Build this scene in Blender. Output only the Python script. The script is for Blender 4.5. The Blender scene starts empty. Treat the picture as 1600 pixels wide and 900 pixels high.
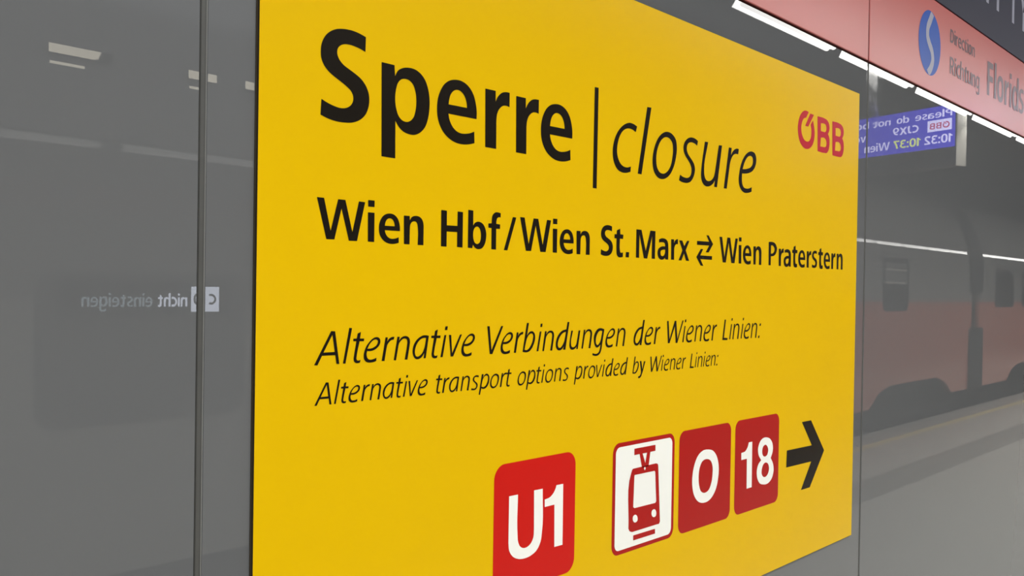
import bpy, bmesh, math, random
from mathutils import Vector, Matrix
from mathutils.geometry import tessellate_polygon

# ------------------------------------------------------------------ camera, world, exposure
SC = bpy.context.scene
COL = SC.collection
cam_data = bpy.data.cameras.new('camera')
cam = bpy.data.objects.new('camera', cam_data)
COL.objects.link(cam)
cam_data.sensor_width = 36.0
cam_data.lens = 1500.0 / 1600.0 * 36.0
cam_data.shift_y = 18.0 / 1600.0
cam_data.clip_start = 0.05
cam.matrix_world = Matrix((
    (0.66315301, -0.00249493, -0.7484797, 0.0),
    (-0.74832964, 0.01808826, -0.66308036, -1.055),
    (0.01519304, 0.99983328, 0.01012825, 1.55),
    (0, 0, 0, 1)))
SC.camera = cam

world = bpy.data.worlds.new('station_fill')
SC.world = world
world.use_nodes = True
bg = world.node_tree.nodes['Background']
bg.inputs[0].default_value = (0.95, 0.97, 1.0, 1)
bg.inputs[1].default_value = 0.90  # added even fill light, entering where ceiling and end wall are left open

SC.view_settings.view_transform = 'Standard'
SC.view_settings.look = 'None'
SC.view_settings.gamma = 1.0
SC.view_settings.use_curve_mapping = False
SC.view_settings.exposure = 0.0
try:
    SC.cycles.max_bounces = 8
    SC.cycles.glossy_bounces = 6
    SC.cycles.diffuse_bounces = 4
    SC.cycles.sample_clamp_indirect = 6.0
    SC.cycles.caustics_reflective = False
except Exception:
    pass

LAMP_WATTS = 12.7; LAMP_SIDE = 7.0        # the ceiling lamps; the world adds an even fill

# ------------------------------------------------------------------ materials
MATS = {}


def mat(name, color, rough=0.5, metal=0.0, spec=0.5, noise=0.0, scale=6.0, stretch=(1, 1, 1),
        rough_noise=0.0, emit=None, strength=0.0, bump=0.0, coat=0.0, ior=1.5, tint=None):
    m = bpy.data.materials.new(name)
    m.use_nodes = True
    nt = m.node_tree
    b = nt.nodes['Principled BSDF']
    b.inputs['Base Color'].default_value = (*color, 1)
    b.inputs['Roughness'].default_value = rough
    b.inputs['Metallic'].default_value = metal
    b.inputs['Specular IOR Level'].default_value = spec
    b.inputs['IOR'].default_value = ior
    b.inputs['Coat Weight'].default_value = coat
    if emit:
        b.inputs['Emission Color'].default_value = (*emit, 1)
        b.inputs['Emission Strength'].default_value = strength
    if noise or rough_noise or bump:
        tc = nt.nodes.new('ShaderNodeTexCoord')
        mp = nt.nodes.new('ShaderNodeMapping')
        mp.inputs['Scale'].default_value = stretch
        nz = nt.nodes.new('ShaderNodeTexNoise')
        nz.inputs['Scale'].default_value = scale
        nz.inputs['Detail'].default_value = 5
        nt.links.new(tc.outputs['Object'], mp.inputs['Vector'])
        nt.links.new(mp.outputs['Vector'], nz.inputs['Vector'])
        if noise:
            mx = nt.nodes.new('ShaderNodeMix')
            mx.data_type = 'RGBA'
            d = tint or tuple(c * (1 - noise) for c in color)
            mx.inputs[6].default_value = (*color, 1)
            mx.inputs[7].default_value = (*d, 1)
            nt.links.new(nz.outputs['Fac'], mx.inputs[0])
            nt.links.new(mx.outputs[2], b.inputs['Base Color'])
        if rough_noise:
            mr = nt.nodes.new('ShaderNodeMapRange')
            mr.inputs['From Min'].default_value = 0.45
            mr.inputs['From Max'].default_value = 0.8
            mr.inputs['To Min'].default_value = rough
            mr.inputs['To Max'].default_value = rough + rough_noise
            nt.links.new(nz.outputs['Fac'], mr.inputs['Value'])
            nt.links.new(mr.outputs['Result'], b.inputs['Roughness'])
        if bump:
            bp = nt.nodes.new('ShaderNodeBump')
            bp.inputs['Strength'].default_value = bump
            bp.inputs['Distance'].default_value = 0.01
            nt.links.new(nz.outputs['Fac'], bp.inputs['Height'])
            nt.links.new(bp.outputs['Normal'], b.inputs['Normal'])
    MATS[name] = m
    return m


M_GLASS = mat('grey_enamelled_glass', (0.130, 0.133, 0.138), rough=0.006, spec=0.5, ior=1.47)
# a greasy wipe mark near the seam: there the glass is less smooth
_nt = M_GLASS.node_tree
_b = _nt.nodes['Principled BSDF']
_tc = _nt.nodes.new('ShaderNodeTexCoord')
_mp = _nt.nodes.new('ShaderNodeMapping')
_mp.vector_type = 'POINT'
_mp.inputs['Location'].default_value = (-2.735 * 9, 0, -2.125 * 7)
_mp.inputs['Scale'].default_value = (9, 9, 7)
_gr = _nt.nodes.new('ShaderNodeTexGradient')
_gr.gradient_type = 'SPHERICAL'
_nz = _nt.nodes.new('ShaderNodeTexNoise')
_nz.inputs['Scale'].default_value = 28
_nz.inputs['Detail'].default_value = 4
_mu = _nt.nodes.new('ShaderNodeMath')
_mu.operation = 'MULTIPLY'
_mr = _nt.nodes.new('ShaderNodeMapRange')
_mr.inputs['From Min'].default_value = 0.16
_mr.inputs['From Max'].default_value = 0.5
_mr.inputs['To Min'].default_value = 0.006
_mr.inputs['To Max'].default_value = 0.17
_nt.links.new(_tc.outputs['Object'], _mp.inputs['Vector'])
_nt.links.new(_mp.outputs['Vector'], _gr.inputs['Vector'])
_nt.links.new(_tc.outputs['Object'], _nz.inputs['Vector'])
_nt.links.new(_gr.outputs['Fac'], _mu.inputs[0])
_nt.links.new(_nz.outputs['Fac'], _mu.inputs[1])
_nt.links.new(_mu.outputs[0], _mr.inputs['Value'])
_nt.links.new(_mr.outputs['Result'], _b.inputs['Roughness'])
M_JOINT = mat('brushed_joint_profile', (0.085, 0.085, 0.08), rough=0.5, metal=0.0, noise=0.2, scale=30)
M_GASKET = mat('dark_joint_gasket', (0.012, 0.012, 0.012), rough=0.6, noise=0.1, scale=20)
M_JOINTHI = mat('painted_joint_highlight', (0.24, 0.24, 0.23), rough=0.5, noise=0.1, scale=20)
M_YELLOW = mat('yellow_sign_film', (0.78, 0.48, 0.0), rough=0.28, spec=0.09, noise=0.03, scale=4)
M_SIGNEDGE = mat('dark_core_and_shadow', (0.03, 0.02, 0.008), rough=0.6)
M_BLACK = mat('black_print', (0.010, 0.007, 0.004), spec=0.12, rough=0.32, noise=0.2, scale=8)
M_RED = mat('red_print', (0.60, 0.010, 0.006), spec=0.12, rough=0.32, noise=0.04, scale=5)
M_DRED = mat('dark_red_print', (0.42, 0.010, 0.008), spec=0.12, rough=0.32, noise=0.04, scale=5)
M_WHITE = mat('white_print', (0.93, 0.93, 0.88), spec=0.12, rough=0.32, noise=0.03, scale=5)
M_LOGORED = mat('logo_red_print', (0.52, 0.02, 0.02), spec=0.12, rough=0.30, noise=0.03, scale=5)
M_BAND = mat('red_satin_fascia', (0.52, 0.10, 0.088), rough=0.28, spec=0.6, noise=0.06, scale=2.0)
M_BANDEDGE = mat('fascia_edge', (0.12, 0.015, 0.012), rough=0.5)
M_NAVY = mat('slate_satin_fascia', (0.040, 0.040, 0.060), rough=0.5, spec=0.12, noise=0.08, scale=2.0)
M_BLUE = mat('blue_print', (0.02, 0.09, 0.42), rough=0.3, spec=0.1, noise=0.05, scale=5)
M_PALE = mat('pale_print', (0.36, 0.36, 0.44), rough=0.32, spec=0.2, noise=0.05, scale=5)
M_FASCTEXT = mat('dark_grey_print', (0.095, 0.035, 0.05), rough=0.30, noise=0.05, scale=5)
M_BACK = mat('raw_concrete', (0.10, 0.10, 0.10), rough=0.85, noise=0.3, scale=9, bump=0.2)
M_FLOOR = mat('platform_stone', (0.72, 0.72, 0.66), rough=0.5, noise=0.18, scale=7, bump=0.05)
M_FLOORDK = mat('dark_platform_paving', (0.48, 0.48, 0.44), rough=0.55, noise=0.2, scale=9)
M_EDGE = mat('platform_edge_slab', (0.54, 0.54, 0.50), rough=0.6, noise=0.2, scale=9)
M_LINE = mat('yellow_safety_paint', (0.97, 0.88, 0.50), rough=0.5, noise=0.15, scale=20)
M_CEIL = mat('dark_ceiling_panel', (0.03, 0.03, 0.029), rough=0.7, noise=0.25, scale=3)
M_RAIL = mat('lamp_rail_metal', (0.20, 0.20, 0.20), rough=0.4, metal=0.5, noise=0.15, scale=12)
M_LAMPSIDE = mat('lamp_diffuser_side', (0.85, 0.85, 0.82), rough=0.4, emit=(1.0, 0.985, 0.95), strength=LAMP_SIDE, noise=0.02, scale=3)
M_TPALE = mat('pale_train_paint', (0.66, 0.66, 0.63), rough=0.25, noise=0.08, scale=1.5)
M_TWHITE = mat('light_grey_train_paint', (0.50, 0.50, 0.48), rough=0.05, spec=1.0, noise=0.08, scale=1.5, coat=1.0, bump=0.04)
M_TRED = mat('red_train_paint', (0.85, 0.30, 0.22), rough=0.15, noise=0.12, scale=1.5, coat=0.0, bump=0.015)
M_TDARK = mat('dark_underframe', (0.018, 0.018, 0.018), rough=0.7, noise=0.3, scale=8)
M_RUBBER = mat('black_bellows_rubber', (0.012, 0.012, 0.012), rough=0.6, noise=0.2, scale=8)
M_TGLASS = mat('tinted_train_glass', (0.012, 0.013, 0.013), rough=0.03, spec=0.9, noise=0.1, scale=3)
M_TSHEEN = mat('painted_pane_sheen', (0.34, 0.35, 0.34), rough=0.05, noise=0.1, scale=3)
M_TPANE = mat('smoky_train_glass', (0.22, 0.225, 0.22), rough=0.05, noise=0.1, scale=3)
M_TMIRROR = mat('mirrored_train_glass', (0.92, 0.86, 0.72), rough=0.03, metal=1.0, noise=0.25, scale=40, stretch=(1, 0.02, 0.02))
M_TFRAME = mat('window_rubber', (0.02, 0.02, 0.02), rough=0.5, noise=0.1, scale=10)
M_STEEL = mat('rail_steel', (0.25, 0.22, 0.2), rough=0.4, metal=0.8, noise=0.2, scale=12)
M_BALLAST = mat('dark_ballast', (0.07, 0.065, 0.06), rough=0.95, noise=0.5, scale=25, bump=0.5)
M_SCREEN = mat('blue_screen', (0.01, 0.01, 0.03), rough=0.3, emit=(0.055, 0.045, 0.80), strength=2.1, noise=0.02, scale=4)
M_SCRTXT = mat('screen_white_text', (0.4, 0.4, 0.5), rough=0.4, emit=(0.62, 0.60, 1.0), strength=3.2, noise=0.02, scale=4)
M_SCRYEL = mat('screen_yellow_text', (0.4, 0.4, 0.1), rough=0.4, emit=(0.85, 1.0, 0.35), strength=2.2, noise=0.02, scale=4)
M_SCRLOGO = mat('screen_logo_red', (0.3, 0.02, 0.1), rough=0.4, emit=(0.75, 0.10, 0.30), strength=1.6, noise=0.02, scale=4)
M_CASE = mat('display_casing', (0.03, 0.03, 0.04), rough=0.4, noise=0.1, scale=6)
M_CASEW = mat('pale_casing_and_light_lines', (0.82, 0.80, 0.72), rough=0.4, noise=0.05, scale=6)
M_LED = mat('destination_led', (0.3, 0.3, 0.4), rough=0.4, emit=(0.80, 0.86, 1.0), strength=8.0, noise=0.02, scale=4)
M_LEDDIM = mat('destination_led_dim', (0.2, 0.2, 0.3), rough=0.4, emit=(0.62, 0.78, 0.85), strength=2.6, noise=0.02, scale=4)  # fade of the lettering with viewing angle, put into a dimmer emission
M_LEDDK = mat('destination_dark_letters', (0.02, 0.02, 0.03), rough=0.5, noise=0.02, scale=4)

GLYPHS = {
    'S': ['772,1234* 657,1261 527,1274 385,1266 260,1239 150,1183 64,1099 12,990 0,889 9,804 49,724 118,655 229,591 355,535 455,485 521,440 557,382 561,322 530,256 460,205 361,181 249,189 139,214 21,254* 8,42* 128,9 267,-9 421,-7 563,15 692,72 779,151 830,250 849,356 836,457 793,542 712,626 595,689 479,736 374,784 308,843 276,910 281,971 319,1023 389,1059 473,1072 588,1065 675,1051 766,1026*'],
    'p': ['0,940* 243,941* 256,788* 310,873 404,928 516,953 645,950 761,906 852,825 914,702 944,560 941,389 913,250 859,133 767,43 647,-9 534,-12 421,14 335,73 274,145* 281,-396* 21,-395*', '264,476 278,596 314,697 376,759 455,780 535,770 607,723 658,623 677,494 663,347 626,246 562,184 482,158 403,171 332,227 286,326'],
    'e': ['865,408* 243,404* 260,333 296,265 355,200 430,157 519,139 625,147 720,168 816,205* 825,26* 736,0 629,-20 511,-27 382,-13 255,31 151,99 70,193 16,314 0,456 15,595 66,724 147,835 248,905 374,942 502,948 621,918 718,857 792,769 838,659 865,537', '242,545* 254,617 282,695 332,755 400,791 470,794 541,766 597,709 632,635 645,551*'],
    'r': ['0,919* 243,922* 245,751* 281,815 344,882 407,921 484,941 581,945* 581,711* 502,722 438,714 374,680 316,619 282,546 269,449* 274,-7* 15,-7*'],
    '|': ['13,1422* 130,1428* 117,-409* 0,-408*'],
    'lc': ['785,895* 668,923 539,930 413,897 280,826 147,707 48,551 0,378 4,236 61,99 166,3 292,-32 439,-30 587,5* 597,106* 478,76 352,82 246,131 173,219 137,323 142,443 180,568 251,685 353,771 478,817 606,817 741,779*'],
    'll': ['292,1318* 436,1327* 132,-8* 0,-7*'],
    'lo': ['479,927 694,909 842,806 882,642 853,457 763,239 615,69 391,-27 205,-17 64,78 0,235 8,411 71,595 181,760 317,867', '459,819 611,803 710,725 738,599 718,441 657,267 537,139 388,80 247,104 162,189 130,324 144,478 208,625 298,737'],
    'ls': ['721,894* 623,926 503,938 385,923 270,872 189,797 152,697 168,611 231,530 333,454 427,376 477,293 476,204 428,128 329,83 212,81 112,97 42,125* 0,4* 99,-19 215,-28 349,-17 465,26 548,105 603,199 620,299 583,393 502,464 398,532 322,594 283,668 291,740 339,798 422,830 524,834 610,820 690,790*'],
    'lu': ['138,915* 272,921* 126,327 140,210 185,133 257,99 346,100 453,141 541,223 581,319* 725,913* 866,921* 676,-4* 556,-3* 580,135* 510,64 421,14 297,-21 190,-20 83,24 21,100 0,206 10,323'],
    'lr1': ['194,915* 320,919* 295,759* 369,843 463,905 559,932 645,933* 618,812* 505,810 417,781 335,711 274,610 246,532* 132,1* 0,-1*'],
    'le1': ['152,405* 311,418 492,453 653,518 752,607 810,721 806,838 741,919 637,947 494,933 335,866 199,750 86,584 22,406 0,251 36,121 126,33 247,-14 408,-12 528,10 613,37* 618,139* 505,101 364,83 263,93 181,153 150,246', '172,505* 243,640 339,756 458,829 559,841 634,809 653,733 627,652 548,585 408,538 288,515'],
    'W': ['0,557* 118,556* 234,119* 355,557* 480,556* 609,121* 718,555* 829,552* 693,2* 549,0* 415,437* 300,5* 163,3*'],
    'i': ['0,413* 121,414* 121,1* 6,1*', '1,586* 120,587* 119,496* 3,494*'],
    'n': ['0,412* 113,414* 119,352* 148,393 193,416 246,423 308,414 354,387 386,338 397,282* 396,-3* 281,-4* 280,242 267,303 241,335 199,340 157,324 128,283 121,232* 118,-3* 9,-3*'],
    'H': ['0,547* 121,544* 123,321* 352,325* 353,548* 471,547* 471,-4* 350,0* 349,229* 122,227* 123,-4* 4,-5*'],
    'b': ['0,590* 114,586* 116,353* 149,392 192,412 243,419 303,407 355,375 394,321 416,261 419,189 406,117 377,55 334,10 268,-13 209,-14 157,9 117,48* 102,-5* 1,-2*', '117,204 125,275 151,317 194,339 238,332 273,298 292,244 296,193 287,132 265,90 222,66 185,68 148,95 125,144'],
    'f': ['293,588* 242,595 181,595 128,573 91,530 80,472 78,411* 0,406* 2,337* 77,336* 80,-5* 190,-6* 188,330* 279,333* 280,404* 188,409* 192,459 206,496 236,519 290,519*'],
    '/': ['210,545* 297,542* 86,-8* 0,-6*'],
    't': ['181,523* 189,419* 290,414* 280,334* 181,337* 185,120 200,80 241,71 283,81* 283,-5* 196,-18 126,-7 83,35 71,116 70,334* 0,336* 3,412* 72,413* 75,487*'],
    '.': ['10,92* 116,90* 111,-8* 0,-7*'],
    'M': ['2,542* 177,540* 333,139* 486,545* 668,542* 662,-7* 547,-4* 552,438* 389,-9* 273,-7* 109,446* 109,-4* 0,-3*'],
    'a': ['44,385* 125,408 207,414 290,401 350,368 383,312 392,235 393,-5* 283,-4* 278,27* 231,0 161,-16 91,-8 32,28 0,91 1,142 27,194 84,228 165,251 271,253* 270,281 250,318 209,332 151,333 92,330 49,319*', '273,191* 202,186 156,176 114,153 106,114 124,76 166,56 218,67 257,101 274,146'],
    'x': ['12,401* 130,403* 213,292* 323,407* 411,407* 271,206* 412,-8* 286,-5* 206,140* 111,-8* 0,-8* 141,203*'],
    '>': ['3,421* 499,428* 379,561* 473,562* 668,384* 485,197* 365,199* 502,346* 0,340*'],
    '<': ['177,259* 274,260* 160,123* 654,123* 648,45* 163,45* 294,-96* 180,-93* 0,83*'],
    'P': ['0,547* 178,554 308,534 387,484 429,409 406,331 344,263 242,224 120,213* 118,1* 8,1*', '120,472* 194,473 260,443 300,398 294,350 252,307 189,281 117,278*'],
    'lA': ['277,453* 345,449* 425,-2* 374,0* 353,122* 130,123* 56,-3* 0,0*', '300,403* 342,166* 153,164*'],
    'l': ['103,490* 153,485* 44,-4* 0,0*'],
    'lt': ['135,428* 119,336* 196,334* 191,297* 113,298* 64,88 60,56 70,36 96,29 136,37* 125,-1* 91,-7 51,-3 20,18 11,54 18,105 56,300* 0,302* 1,337* 62,338* 77,409*'],
    'le': ['61,156* 118,153 180,163 243,193 285,233 303,277 294,318 267,340 219,347 162,329 105,287 49,228 14,161 0,98 8,41 38,8 84,-8 142,-9 194,-3 230,9* 233,54* 183,38 131,30 89,38 62,67 51,112', '65,188* 96,239 142,286 188,311 230,311 254,294 252,266 232,234 190,207 138,191'],
    'lr': ['67,339* 110,337* 102,280* 128,312 166,333 209,343 237,341* 223,301* 183,297 140,271 103,227 88,178* 53,0* 0,2*'],
    'ln': ['65,341* 109,338* 99,282* 132,319 176,342 226,347 271,336 303,306 314,259 307,209 266,-1* 213,3* 256,219 261,261 249,295 221,310 182,309 138,285 100,245 84,192* 44,-2* 0,3*'],
    'la': ['324,337* 269,347 211,346 142,324 74,280 24,218 0,147 0,88 21,37 62,1 108,-5 160,10 200,38 233,83* 223,3* 266,5*', '268,307* 223,309 166,294 109,253 70,200 48,137 49,78 67,43 102,34 147,49 193,85 227,139 243,185'],
    'li': ['78,338* 121,339* 48,4* 0,4*', '97,470* 148,474* 140,417* 89,414*'],
    'lv': ['0,339* 49,338* 74,54* 242,338* 286,341* 99,5* 44,3*'],
    'lV': ['0,455* 58,454* 109,69* 333,452* 384,451* 131,4* 68,5*'],
    'lb': ['101,491* 154,490* 110,279* 154,326 205,347 257,345 302,313 323,259 316,191 284,120 234,54 168,9 102,-3 44,1 0,10*', '250,304 206,310 147,278 105,222 77,141 50,42* 94,33 145,48 203,99 246,165 267,231 269,275'],
    'ld': ['321,489* 375,488* 271,-1* 205,4* 225,63* 182,20 112,-6 49,6 7,50 0,115 25,206 88,286 172,337 289,359*', '279,317* 197,297 117,237 68,159 56,87 81,45 123,39 180,77 232,148 258,227'],
    'lg': ['359,335* 258,356 174,351 92,297 42,217 41,130 68,48 121,5 184,13 245,55* 227,-26 190,-87 124,-110 62,-107 9,-93* 0,-130* 83,-148 167,-143 239,-102 279,-28 298,59', '298,301* 238,312 176,288 125,227 100,147 109,78 151,49 203,75 250,136 273,211'],
    'lW': ['0,453* 56,452* 100,83* 289,453* 346,452* 397,79* 582,456* 627,455* 400,-2* 335,-3* 293,335* 103,0* 39,2*'],
    'lL': ['95,445* 150,444* 73,45* 240,33* 226,-8* 0,-2*'],
    'l:': ['81,329* 145,331* 131,276* 63,271*', '15,46* 82,49* 67,-6* 0,-9*'],
    'lp': ['67,238* 107,235* 93,180* 127,219 171,239 209,230 240,192 244,140 227,79 190,30 139,3 87,2 57,14* 30,-91* 0,-86*', '184,208 143,205 102,170 73,99 59,38* 108,28 157,48 196,105 212,163 206,195'],
    'ly': ['52,234* 104,232* 140,70* 194,223* 245,223* 132,-18 99,-69 52,-95 0,-98* 3,-63* 50,-54 85,-21 96,19*'],
}
SHAPES = {
    'U': ['4887,3243* 5108,3240* 5112,2574 5130,2445 5178,2361 5267,2314 5363,2313 5460,2358 5524,2448 5537,2573* 5525,3248* 5755,3243* 5753,2509 5717,2336 5621,2213 5465,2149 5290,2133 5118,2162 4985,2236 4908,2338 4886,2466*'],
    '1': ['6131,3251* 6320,3248* 6326,2169* 6096,2173* 6081,2919* 5816,2917* 5813,3046* 5962,3070 6063,3138 6111,3204'],
    'O': ['11317,3281 11562,3216 11720,3064 11796,2852 11779,2604 11683,2369 11475,2198 11176,2152 10939,2220 10771,2381 10695,2603 10700,2812 10768,3014 10907,3192 11109,3281', '11282,3080 11447,3020 11530,2886 11535,2731 11493,2551 11395,2411 11199,2363 11049,2425 10974,2563 10950,2748 10986,2925 11087,3049'],
    '1b': ['13162,3234* 13327,3232* 13338,2177* 13092,2176* 13080,2867* 12818,2867* 12812,3029* 13012,3055 13111,3135'],
    '8': ['14018,3258 14239,3191 14362,3052 14368,2898 14271,2739* 14395,2588 14431,2412 14349,2253 14169,2159 13916,2157 13714,2223 13595,2372 13576,2525 13648,2665 13786,2748* 13654,2881 13620,3034 13699,3175 13838,3250', '13996,3086 14099,3024 14132,2942 14092,2845 13963,2810 13861,2856 13828,2960 13868,3050', '14004,2664 14152,2601 14192,2512 14153,2398 14017,2325 13909,2340 13820,2426 13830,2542 13898,2633'],
    'arrow': ['15136,2817* 16558,2788* 15953,3440* 16489,3436* 17321,2573* 16485,1720* 15962,1725* 16540,2376* 15115,2402*'],
    'OE': ['16021,11229* 15903,11245 15768,11230 15636,11167 15525,11064 15448,10919 15417,10749 15450,10587 15532,10447 15670,10347 15826,10299 15982,10301 16138,10345 16273,10438 16359,10569 16389,10710 16362,10877 16278,11062* 16140,10932* 16189,10820 16194,10701 16148,10576 16052,10504 15955,10484 15818,10500 15699,10577 15625,10693 15612,10809 15653,10932 15738,11028 15879,11073*'],
    'OE/': ['16113,11209* 16328,11206* 16005,10863* 15830,10864*'],
    'B': ['16542,11203* 16952,11210 17120,11187 17250,11112 17289,11003 17259,10911 17191,10835* 17265,10771 17304,10671 17290,10510 17239,10407 17137,10334 16991,10320 16580,10317*', '16752,11055* 16979,11069 17064,11043 17096,10968 17070,10895 17001,10856* 16761,10854*', '16768,10690* 16995,10701 17081,10660 17118,10586 17088,10503 17006,10467* 16737,10457*'],
    'tb': ['8432,3178 8461,3223 8552,3234* 9287,3238* 9353,3212 9371,3159* 9465,2048* 9434,2009 9352,2008* 8486,2007* 8394,2044 8358,2094*', '8531,3078* 8541,3105* 9238,3095* 9266,3068* 9316,2478* 9284,2447* 8549,2460* 8508,2487*'],
    'tl': ['8494,2249 8503,2305 8553,2329 8610,2317 8652,2269 8654,2202 8593,2177 8532,2193', '9145,2252 9160,2309 9218,2329 9283,2310 9317,2253 9303,2187 9239,2171 9174,2199', '8884,3221* 8848,3196* 8880,3151* 8916,3185*'],
    'tp': ['8516,3616* 9255,3612* 9258,3492* 9076,3492* 9021,3218* 8790,3218* 8699,3493* 8519,3494*', '8802,3492* 8960,3491* 8902,3292*'],
    'tbar': ['8524,1934* 9289,1929* 9292,1833* 8527,1837*'],
    'circS': ['24897,15728 24663,15427 24503,15145 24488,14895 24663,14658 24911,14458 24999,14224 24852,13947 24541,13727', '25193,15785 24970,15495 24706,15188 24706,14940 24909,14757 25145,14554 25235,14294 25086,14015 24789,13751'],
}

# ------------------------------------------------------------------ helpers
def tag(o, label=None, cat=None, group=None, kind=None):
    if label: o['label'] = label
    if cat: o['category'] = cat
    if group: o['group'] = group
    if kind: o['kind'] = kind
    return o


def empty(name, loc=(0, 0, 0)):
    o = bpy.data.objects.new(name, None)
    o.empty_display_size = 0.1
    o.location = loc
    COL.objects.link(o)
    return o


def link(name, bm, material, parent=None, smooth=False):
    me = bpy.data.meshes.new(name)
    bm.normal_update()
    bm.to_mesh(me)
    bm.free()
    for m in (material if isinstance(material, (list, tuple)) else [material]):
        me.materials.append(m)
    if smooth:
        for p in me.polygons: p.use_smooth = True
    o = bpy.data.objects.new(name, me)
    COL.objects.link(o)
    if parent:
        o.parent = parent
        # world coordinates were used for the mesh: keep them under a moved parent
        o.matrix_parent_inverse = Matrix.Translation(-parent_origin(parent))
    return o


def parent_origin(p):
    # meshes are written in world coordinates, so only an Empty's own offset has to be undone
    return p.location.copy() if p.type == 'EMPTY' else Vector((0, 0, 0))


def box(bm, x0, x1, y0, y1, z0, z1, bevel=0.0, seg=2, mi=0):
    vs = [bm.verts.new((x, y, z)) for x in (x0, x1) for y in (y0, y1) for z in (z0, z1)]
    idx = [(0, 1, 3, 2), (4, 6, 7, 5), (0, 4, 5, 1), (2, 3, 7, 6), (0, 2, 6, 4), (1, 5, 7, 3)]
    fs = [bm.faces.new([vs[i] for i in f]) for f in idx]
    for f in fs: f.material_index = mi
    bmesh.ops.recalc_face_normals(bm, faces=fs)
    if bevel > 0:
        es = list({e for f in fs for e in f.edges})
        bmesh.ops.bevel(bm, geom=es, offset=bevel, segments=seg, profile=0.5, affect='EDGES')


def cyl(bm, p0, p1, r, n=16):
    p0, p1 = Vector(p0), Vector(p1)
    d = (p1 - p0).normalized()
    a = d.orthogonal().normalized()
    b = d.cross(a)
    r0 = [bm.verts.new(p0 + (a * math.cos(t) + b * math.sin(t)) * r) for t in [2 * math.pi * i / n for i in range(n)]]
    r1 = [bm.verts.new(v.co + (p1 - p0)) for v in r0]
    for i in range(n):
        bm.faces.new((r0[i], r0[(i + 1) % n], r1[(i + 1) % n], r1[i]))
    bm.faces.new(r0[::-1])
    bm.faces.new(r1)


def catmull(pts, closed=True, seg=6):
    """pts: (x, y, corner) -> smooth polyline; corners stay sharp"""
    n = len(pts)
    out = []
    rng = range(n if closed else n - 1)
    for i in rng:
        p1, p2 = pts[i], pts[(i + 1) % n]
        p0 = pts[(i - 1) % n] if (closed or i > 0) else p1
        p3 = pts[(i + 2) % n] if (closed or i + 2 < n) else p2
        a, b = Vector(p1[:2]), Vector(p2[:2])
        if p1[2] and p2[2]:
            out.append(a)
            continue
        c0 = a if p1[2] else Vector(p0[:2])
        c3 = b if p2[2] else Vector(p3[:2])
        la, lb, lc = max((a - c0).length, 1e-6), max((b - a).length, 1e-6), max((c3 - b).length, 1e-6)
        # tangents scaled by chord lengths (keeps uneven spacing smooth)
        ta = (b - a) if p1[2] else ((b - a) / lb * la + (a - c0) / la * lb) / (la + lb) * lb
        tb = (b - a) if p2[2] else ((c3 - b) / lc * lb + (b - a) / lb * lc) / (lb + lc) * lb
        for k in range(seg):
            t = k / seg
            t2, t3 = t * t, t * t * t
            out.append(a * (2 * t3 - 3 * t2 + 1) + ta * (t3 - 2 * t2 + t) + b * (-2 * t3 + 3 * t2) + tb * (t3 - t2))
    if not closed:
        out.append(Vector(pts[-1][:2]))
    return out


def parse(s):
    r = []
    for t in s.split():
        k = t.endswith('*')
        x, y = t.rstrip('*').split(',')
        r.append((float(x), float(y), k))
    return r


def curve_contours(strs):
    return [catmull(parse(s)) for s in strs]


def inside(p, poly):
    c = False
    j = len(poly) - 1
    for i in range(len(poly)):
        a, b = poly[i], poly[j]
        if (a[1] > p[1]) != (b[1] > p[1]) and p[0] < (b[0] - a[0]) * (p[1] - a[1]) / (b[1] - a[1]) + a[0]:
            c = not c
        j = i
    return c


def area(poly):
    return 0.5 * sum(poly[i - 1][0] * poly[i][1] - poly[i][0] * poly[i - 1][1] for i in range(len(poly)))


def faces_of(contours):
    """group contours into (outer, holes)"""
    res = []
    order = sorted(contours, key=lambda c: -abs(area(c)))
    for c in order:
        for r in res:
            if inside(c[0], r[0]) and not any(inside(c[0], h) for h in r[1]):
                r[1].append(c)
                break
        else:
            res.append([c, []])
    return res


def add_flat(bm, contours, org, ux, uy):
    """fill 2D contours and lay them on the plane org + x*ux + y*uy"""
    org, ux, uy = Vector(org), Vector(ux), Vector(uy)
    for outer, holes in faces_of(contours):
        loops = [[Vector((p[0], p[1], 0)) for p in l] for l in [outer] + holes]
        flat = [p for l in loops for p in l]
        tris = tessellate_polygon(loops)
        vs = [bm.verts.new(org + ux * p[0] + uy * p[1]) for p in flat]
        for t in tris:
            if len({*t}) == 3:
                try:
                    bm.faces.new([vs[i] for i in t])
                except ValueError:
                    pass


def stroke(pts, w, seg=6):
    line = catmull([(p[0], p[1], len(p) > 2) for p in pts], closed=False, seg=seg)
    L, R = [], []
    for i, p in enumerate(line):
        d = (line[min(i + 1, len(line) - 1)] - line[max(i - 1, 0)]).normalized()
        n = Vector((-d.y, d.x)) * w * 0.5
        L.append(p + n)
        R.append(p - n)
    return L + R[::-1]


def ring(cx, cy, w, h, iw, ih, n=40, power=2.3):
    def el(a, b):
        r = []
        for i in range(n):
            t = 2 * math.pi * i / n
            c, s = math.cos(t), math.sin(t)
            r.append(Vector((cx + a / 2 * math.copysign(abs(c) ** (2 / power), c), cy + b / 2 * math.copysign(abs(s) ** (2 / power), s))))
        return r
    return [el(w, h), el(iw, ih)]


def rect(x0, x1, y0, y1):
    return [Vector((x0, y0)), Vector((x1, y0)), Vector((x1, y1)), Vector((x0, y1))]


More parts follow.
